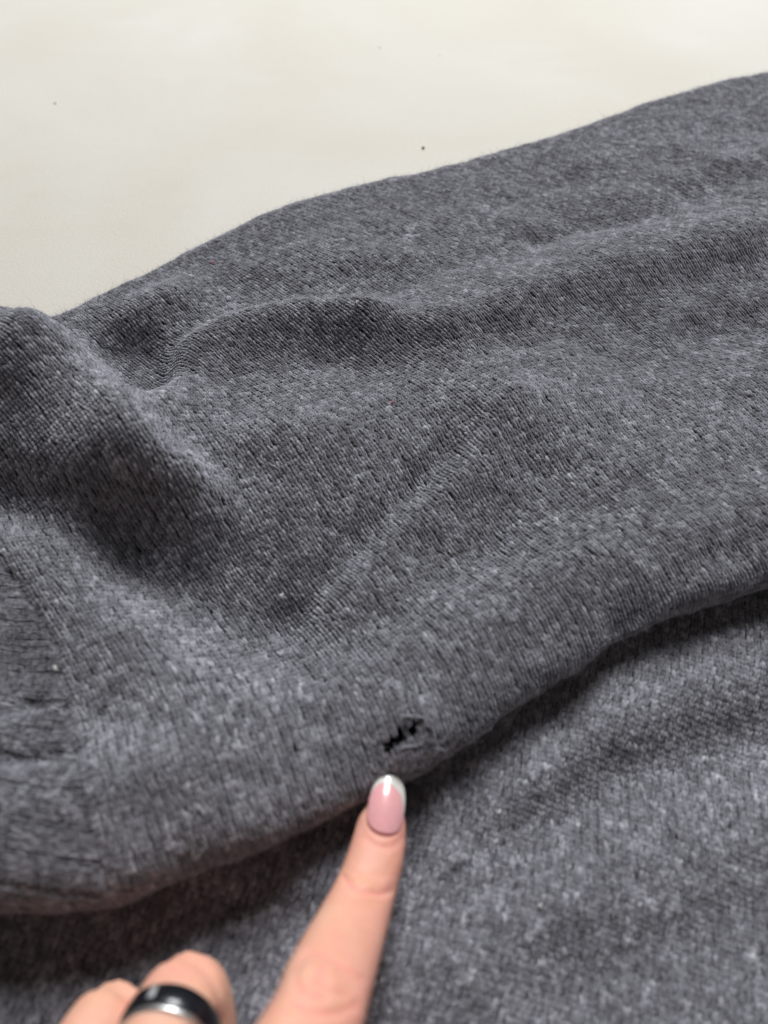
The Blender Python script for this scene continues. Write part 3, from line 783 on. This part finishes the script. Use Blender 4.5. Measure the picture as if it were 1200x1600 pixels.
a = hm.attributes.new('redness', 'FLOAT', 'POINT'); a.data.foreach_set('value', redn.clip(0, 1).astype(np.float32))
hm.polygons.foreach_set('use_smooth', np.ones(len(hm.polygons), dtype=bool))
hm.materials.clear(); hm.materials.append(M_SKIN)
hand = bpy.data.objects.new('hand', hm); COL.objects.link(hand)
tag(hand, "person's hand pointing with its index finger at the hole, other fingers curled", 'hand')

def nail_strip(name, lo, hi, mat, parent, lift, nx=40, nl_=22):
    x = np.sin(np.linspace(-1, 1, nx) * math.pi / 2) * 0.9985
    L0, L1 = lo(x), hi(x)
    q = np.linspace(0, 1, nl_)
    X = np.repeat(x[:, None], nl_, 1); Lq = L0[:, None] + (L1 - L0)[:, None] * q[None]
    topv = nail_pt(X.ravel(), Lq.ravel(), lift); botv = nail_pt(X.ravel(), Lq.ravel(), lift - 0.0006)
    # soften the outline
    V = np.concatenate([topv, botv]); k = nx * nl_; g = np.arange(k).reshape(nx, nl_)
    f = np.stack([g[:-1, :-1], g[1:, :-1], g[1:, 1:], g[:-1, 1:]], -1).reshape(-1, 4)
    fb = f[:, ::-1] + k
    br = np.concatenate([g[:, 0], g[-1, 1:], g[-2::-1, -1], g[0, -2:0:-1]])
    b2 = np.roll(br, -1); fs = np.stack([br, br + k, b2 + k, b2], -1)
    return mesh_np(name, V, np.concatenate([f, fb, fs]), mat, parent)
e = lambda x, p=2.0: 1 - np.sqrt(np.clip(1 - np.abs(x) ** p, 0, 1))
cut = lambda x: 0.36 * e(x, 2.1)
smile = lambda x: 0.835 - 0.46 * e(x + 0.03, 2.0).clip(0, 1) - 0.08 * x
tipc = lambda x: 1.0 - 0.52 * e(x, 2.05)
nail = nail_strip('fingernail', cut, lambda x: np.maximum(smile(x), cut(x) + 0.02), M_NAILP, hand, 0.0004)
nail['label'] = 'glossy pink fingernail on the index finger'
wt = nail_strip('nail_tip', lambda x: np.maximum(smile(x), cut(x) + 0.02) - 0.004, tipc, M_NAILW, nail, 0.00043)
wt['label'] = 'white painted tip of the fingernail'

# ------------------------------------------------------------------ ring on the curled middle finger
pA = np.array(mid_st[3][0]); pB = np.array(mid_st[5][0]); axis = (pB - pA) / np.linalg.norm(pB - pA)
tocam_r = np.array([0, 0, CH]) - pA; axis = axis + 0.22 * tocam_r / np.linalg.norm(tocam_r); axis /= np.linalg.norm(axis)
rc_ = pA + (pB - pA) / np.linalg.norm(pB - pA) * 0.0088 + np.array([0.0, 0.0, 0.0003])
ring = empty('finger_ring', tuple(rc_)); tag(ring, 'black band ring with polished silver edges on the curled finger', 'ring')
ring.rotation_euler = Vector(axis).to_track_quat('Z', 'Y').to_euler()
def lathe(name, prof, mat, parent, seg=96):
    prof = np.array(prof); n = len(prof); a = np.linspace(0, 2 * math.pi, seg, endpoint=False)
    V = np.stack([np.cos(a)[:, None] * prof[None, :, 0], np.sin(a)[:, None] * prof[None, :, 0], np.broadcast_to(prof[None, :, 1], (seg, n))], -1).reshape(-1, 3)
    g = np.arange(seg * n).reshape(seg, n); g2 = np.roll(g, -1, 0); r2 = np.roll(g, -1, 1); rr = np.roll(g2, -1, 1)
    F = np.stack([g, g2, rr, r2], -1).reshape(-1, 4)
    return mesh_np(name, V, F, mat, parent)
RI, RO, HW = 0.0084, 0.0100, 0.0026
lathe('band', [(RO - 0.0003, -HW), (RO, -HW + 0.0003), (RO + 0.0001, 0), (RO, HW - 0.0003), (RO - 0.0003, HW), (RI + 0.0003, HW - 0.0001), (RI + 0.0003, -HW + 0.0001)], M_BLACK, ring)
lathe('lining', [(RO - 0.0001, HW + 0.0001), (RO - 0.0005, HW + 0.0009), (RI + 0.0003, HW + 0.0012), (RI, HW + 0.0008), (RI - 0.0001, 0), (RI, -HW + 0.0002), (RI + 0.0002, -HW), (RI + 0.00025, HW + 0.0001)], M_SILVER, ring)
def mark(a0, a1, z0, z1):
    a = np.linspace(a0, a1, 8); z = np.linspace(z0, z1, 4); A_, Z_ = np.meshgrid(a, z, indexing='ij')
    r = RO + 0.00022
    V = np.stack([r * np.cos(A_), r * np.sin(A_), Z_], -1).reshape(-1, 3)
    g = np.arange(32).reshape(8, 4); F = np.stack([g[:-1, :-1], g[1:, :-1], g[1:, 1:], g[:-1, 1:]], -1).reshape(-1, 4)
    o = mesh_np('pale_mark', V, F, M_MARK, ring)
    sd = o.modifiers.new('thickness', 'SOLIDIFY'); sd.thickness = 0.00015
    o['label'] = 'small pale mark on the black band'
    return o
# the mark sits on the side of the band that faces the viewer's left
bpy.context.view_layer.update()
inv = np.array(ring.matrix_world.inverted())
r = at_t(221, 1560, 0.145)
lp = inv[:3, :3] @ (r - rc_); a_m = math.atan2(lp[1], lp[0])
mark(a_m - 0.07, a_m + 0.07, -0.0016, 0.0013)

# ------------------------------------------------------------------ crumbs on the table, lint on the wool
def crumb(px, py, size, label, seed):
    r = random.Random(seed); bm = bmesh.new(); bmesh.ops.create_icosphere(bm, subdivisions=2, radius=size)
    for v in bm.verts:
        k = 1 + r.uniform(-0.28, 0.28); v.co *= k; v.co.z *= 0.6; v.co.y *= 1.3
    me = bpy.data.meshes.new('crumb'); bm.to_mesh(me); bm.free(); me.materials.append(M_CRUMB)
    o = bpy.data.objects.new('crumb', me); COL.objects.link(o); p = at_z(px, py, 0); o.location = (p[0], p[1], size * 0.45)
    tag(o, label, 'crumb', 'crumbs on the table')
crumb(661, 232, 0.00068, 'largest brown crumb on the table beside the far sweater edge', 1)
crumb(86, 162, 0.00042, 'tiny black crumb alone on the cream side of the table', 2)
crumb(593, 75, 0.00032, 'tiny brown crumb on the bare table beside the smallest crumb', 3)
crumb(687, 87, 0.00026, 'smallest of the dark crumbs on the table', 4)
def lint(px, py, size, mat, label, seed, which='s', group='lint on the sweater'):
    r = np.random.default_rng(seed); p, nn = surf(px, py, which)
    t = np.cross(nn, [0, 0, 1.0] if abs(nn[2]) < 0.9 else [1.0, 0, 0]); t /= np.linalg.norm(t); b_ = np.cross(nn, t)
    V, F = [], []; k = 0
    for i in range(7):
        a = r.uniform(0, 6.28); d = math.cos(a) * t + math.sin(a) * b_; e_ = -math.sin(a) * t + math.cos(a) * b_
        q = np.linspace(-1, 1, 7)[:, None]
        C = nn * (0.0008 + 0.0004 * (1 - q ** 2)) + d * q * size * r.uniform(0.3, 1.0) + e_ * size * r.uniform(-0.5, 0.5) * q ** 2
        v, f = tube_np(C, 0.00009, 5); V.append(v); F.append(f + k); k += len(v)
    o = mesh_np('lint_tuft', np.concatenate(V), np.concatenate(F), mat); o.location = tuple(p)
    tag(o, label, 'lint', group)
lint(558, 471, 0.0010, M_LINTW, 'white lint tuft on the far side of the sweater', 1)
lint(440, 930, 0.0012, M_LINTW, 'white lint tuft in the hollow of the folded sweater', 2)
lint(783, 1270, 0.0009, M_LINTW, 'white lint tuft on the lower layer beside the index finger', 3, 'b')
lint(841, 1419, 0.0006, M_LINTW, 'small pale lint speck low on the under layer', 4, 'b')
lint(332, 410, 0.0007, M_LINTP, 'red lint speck near the far edge of the sweater', 5)
lint(613, 628, 0.0006, M_LINTP, 'red lint speck in the middle of the folded sweater', 6)
lint(90, 1047, 0.0008, M_LINTW, 'white lint tuft beside the seam of the ribbed piece', 7)
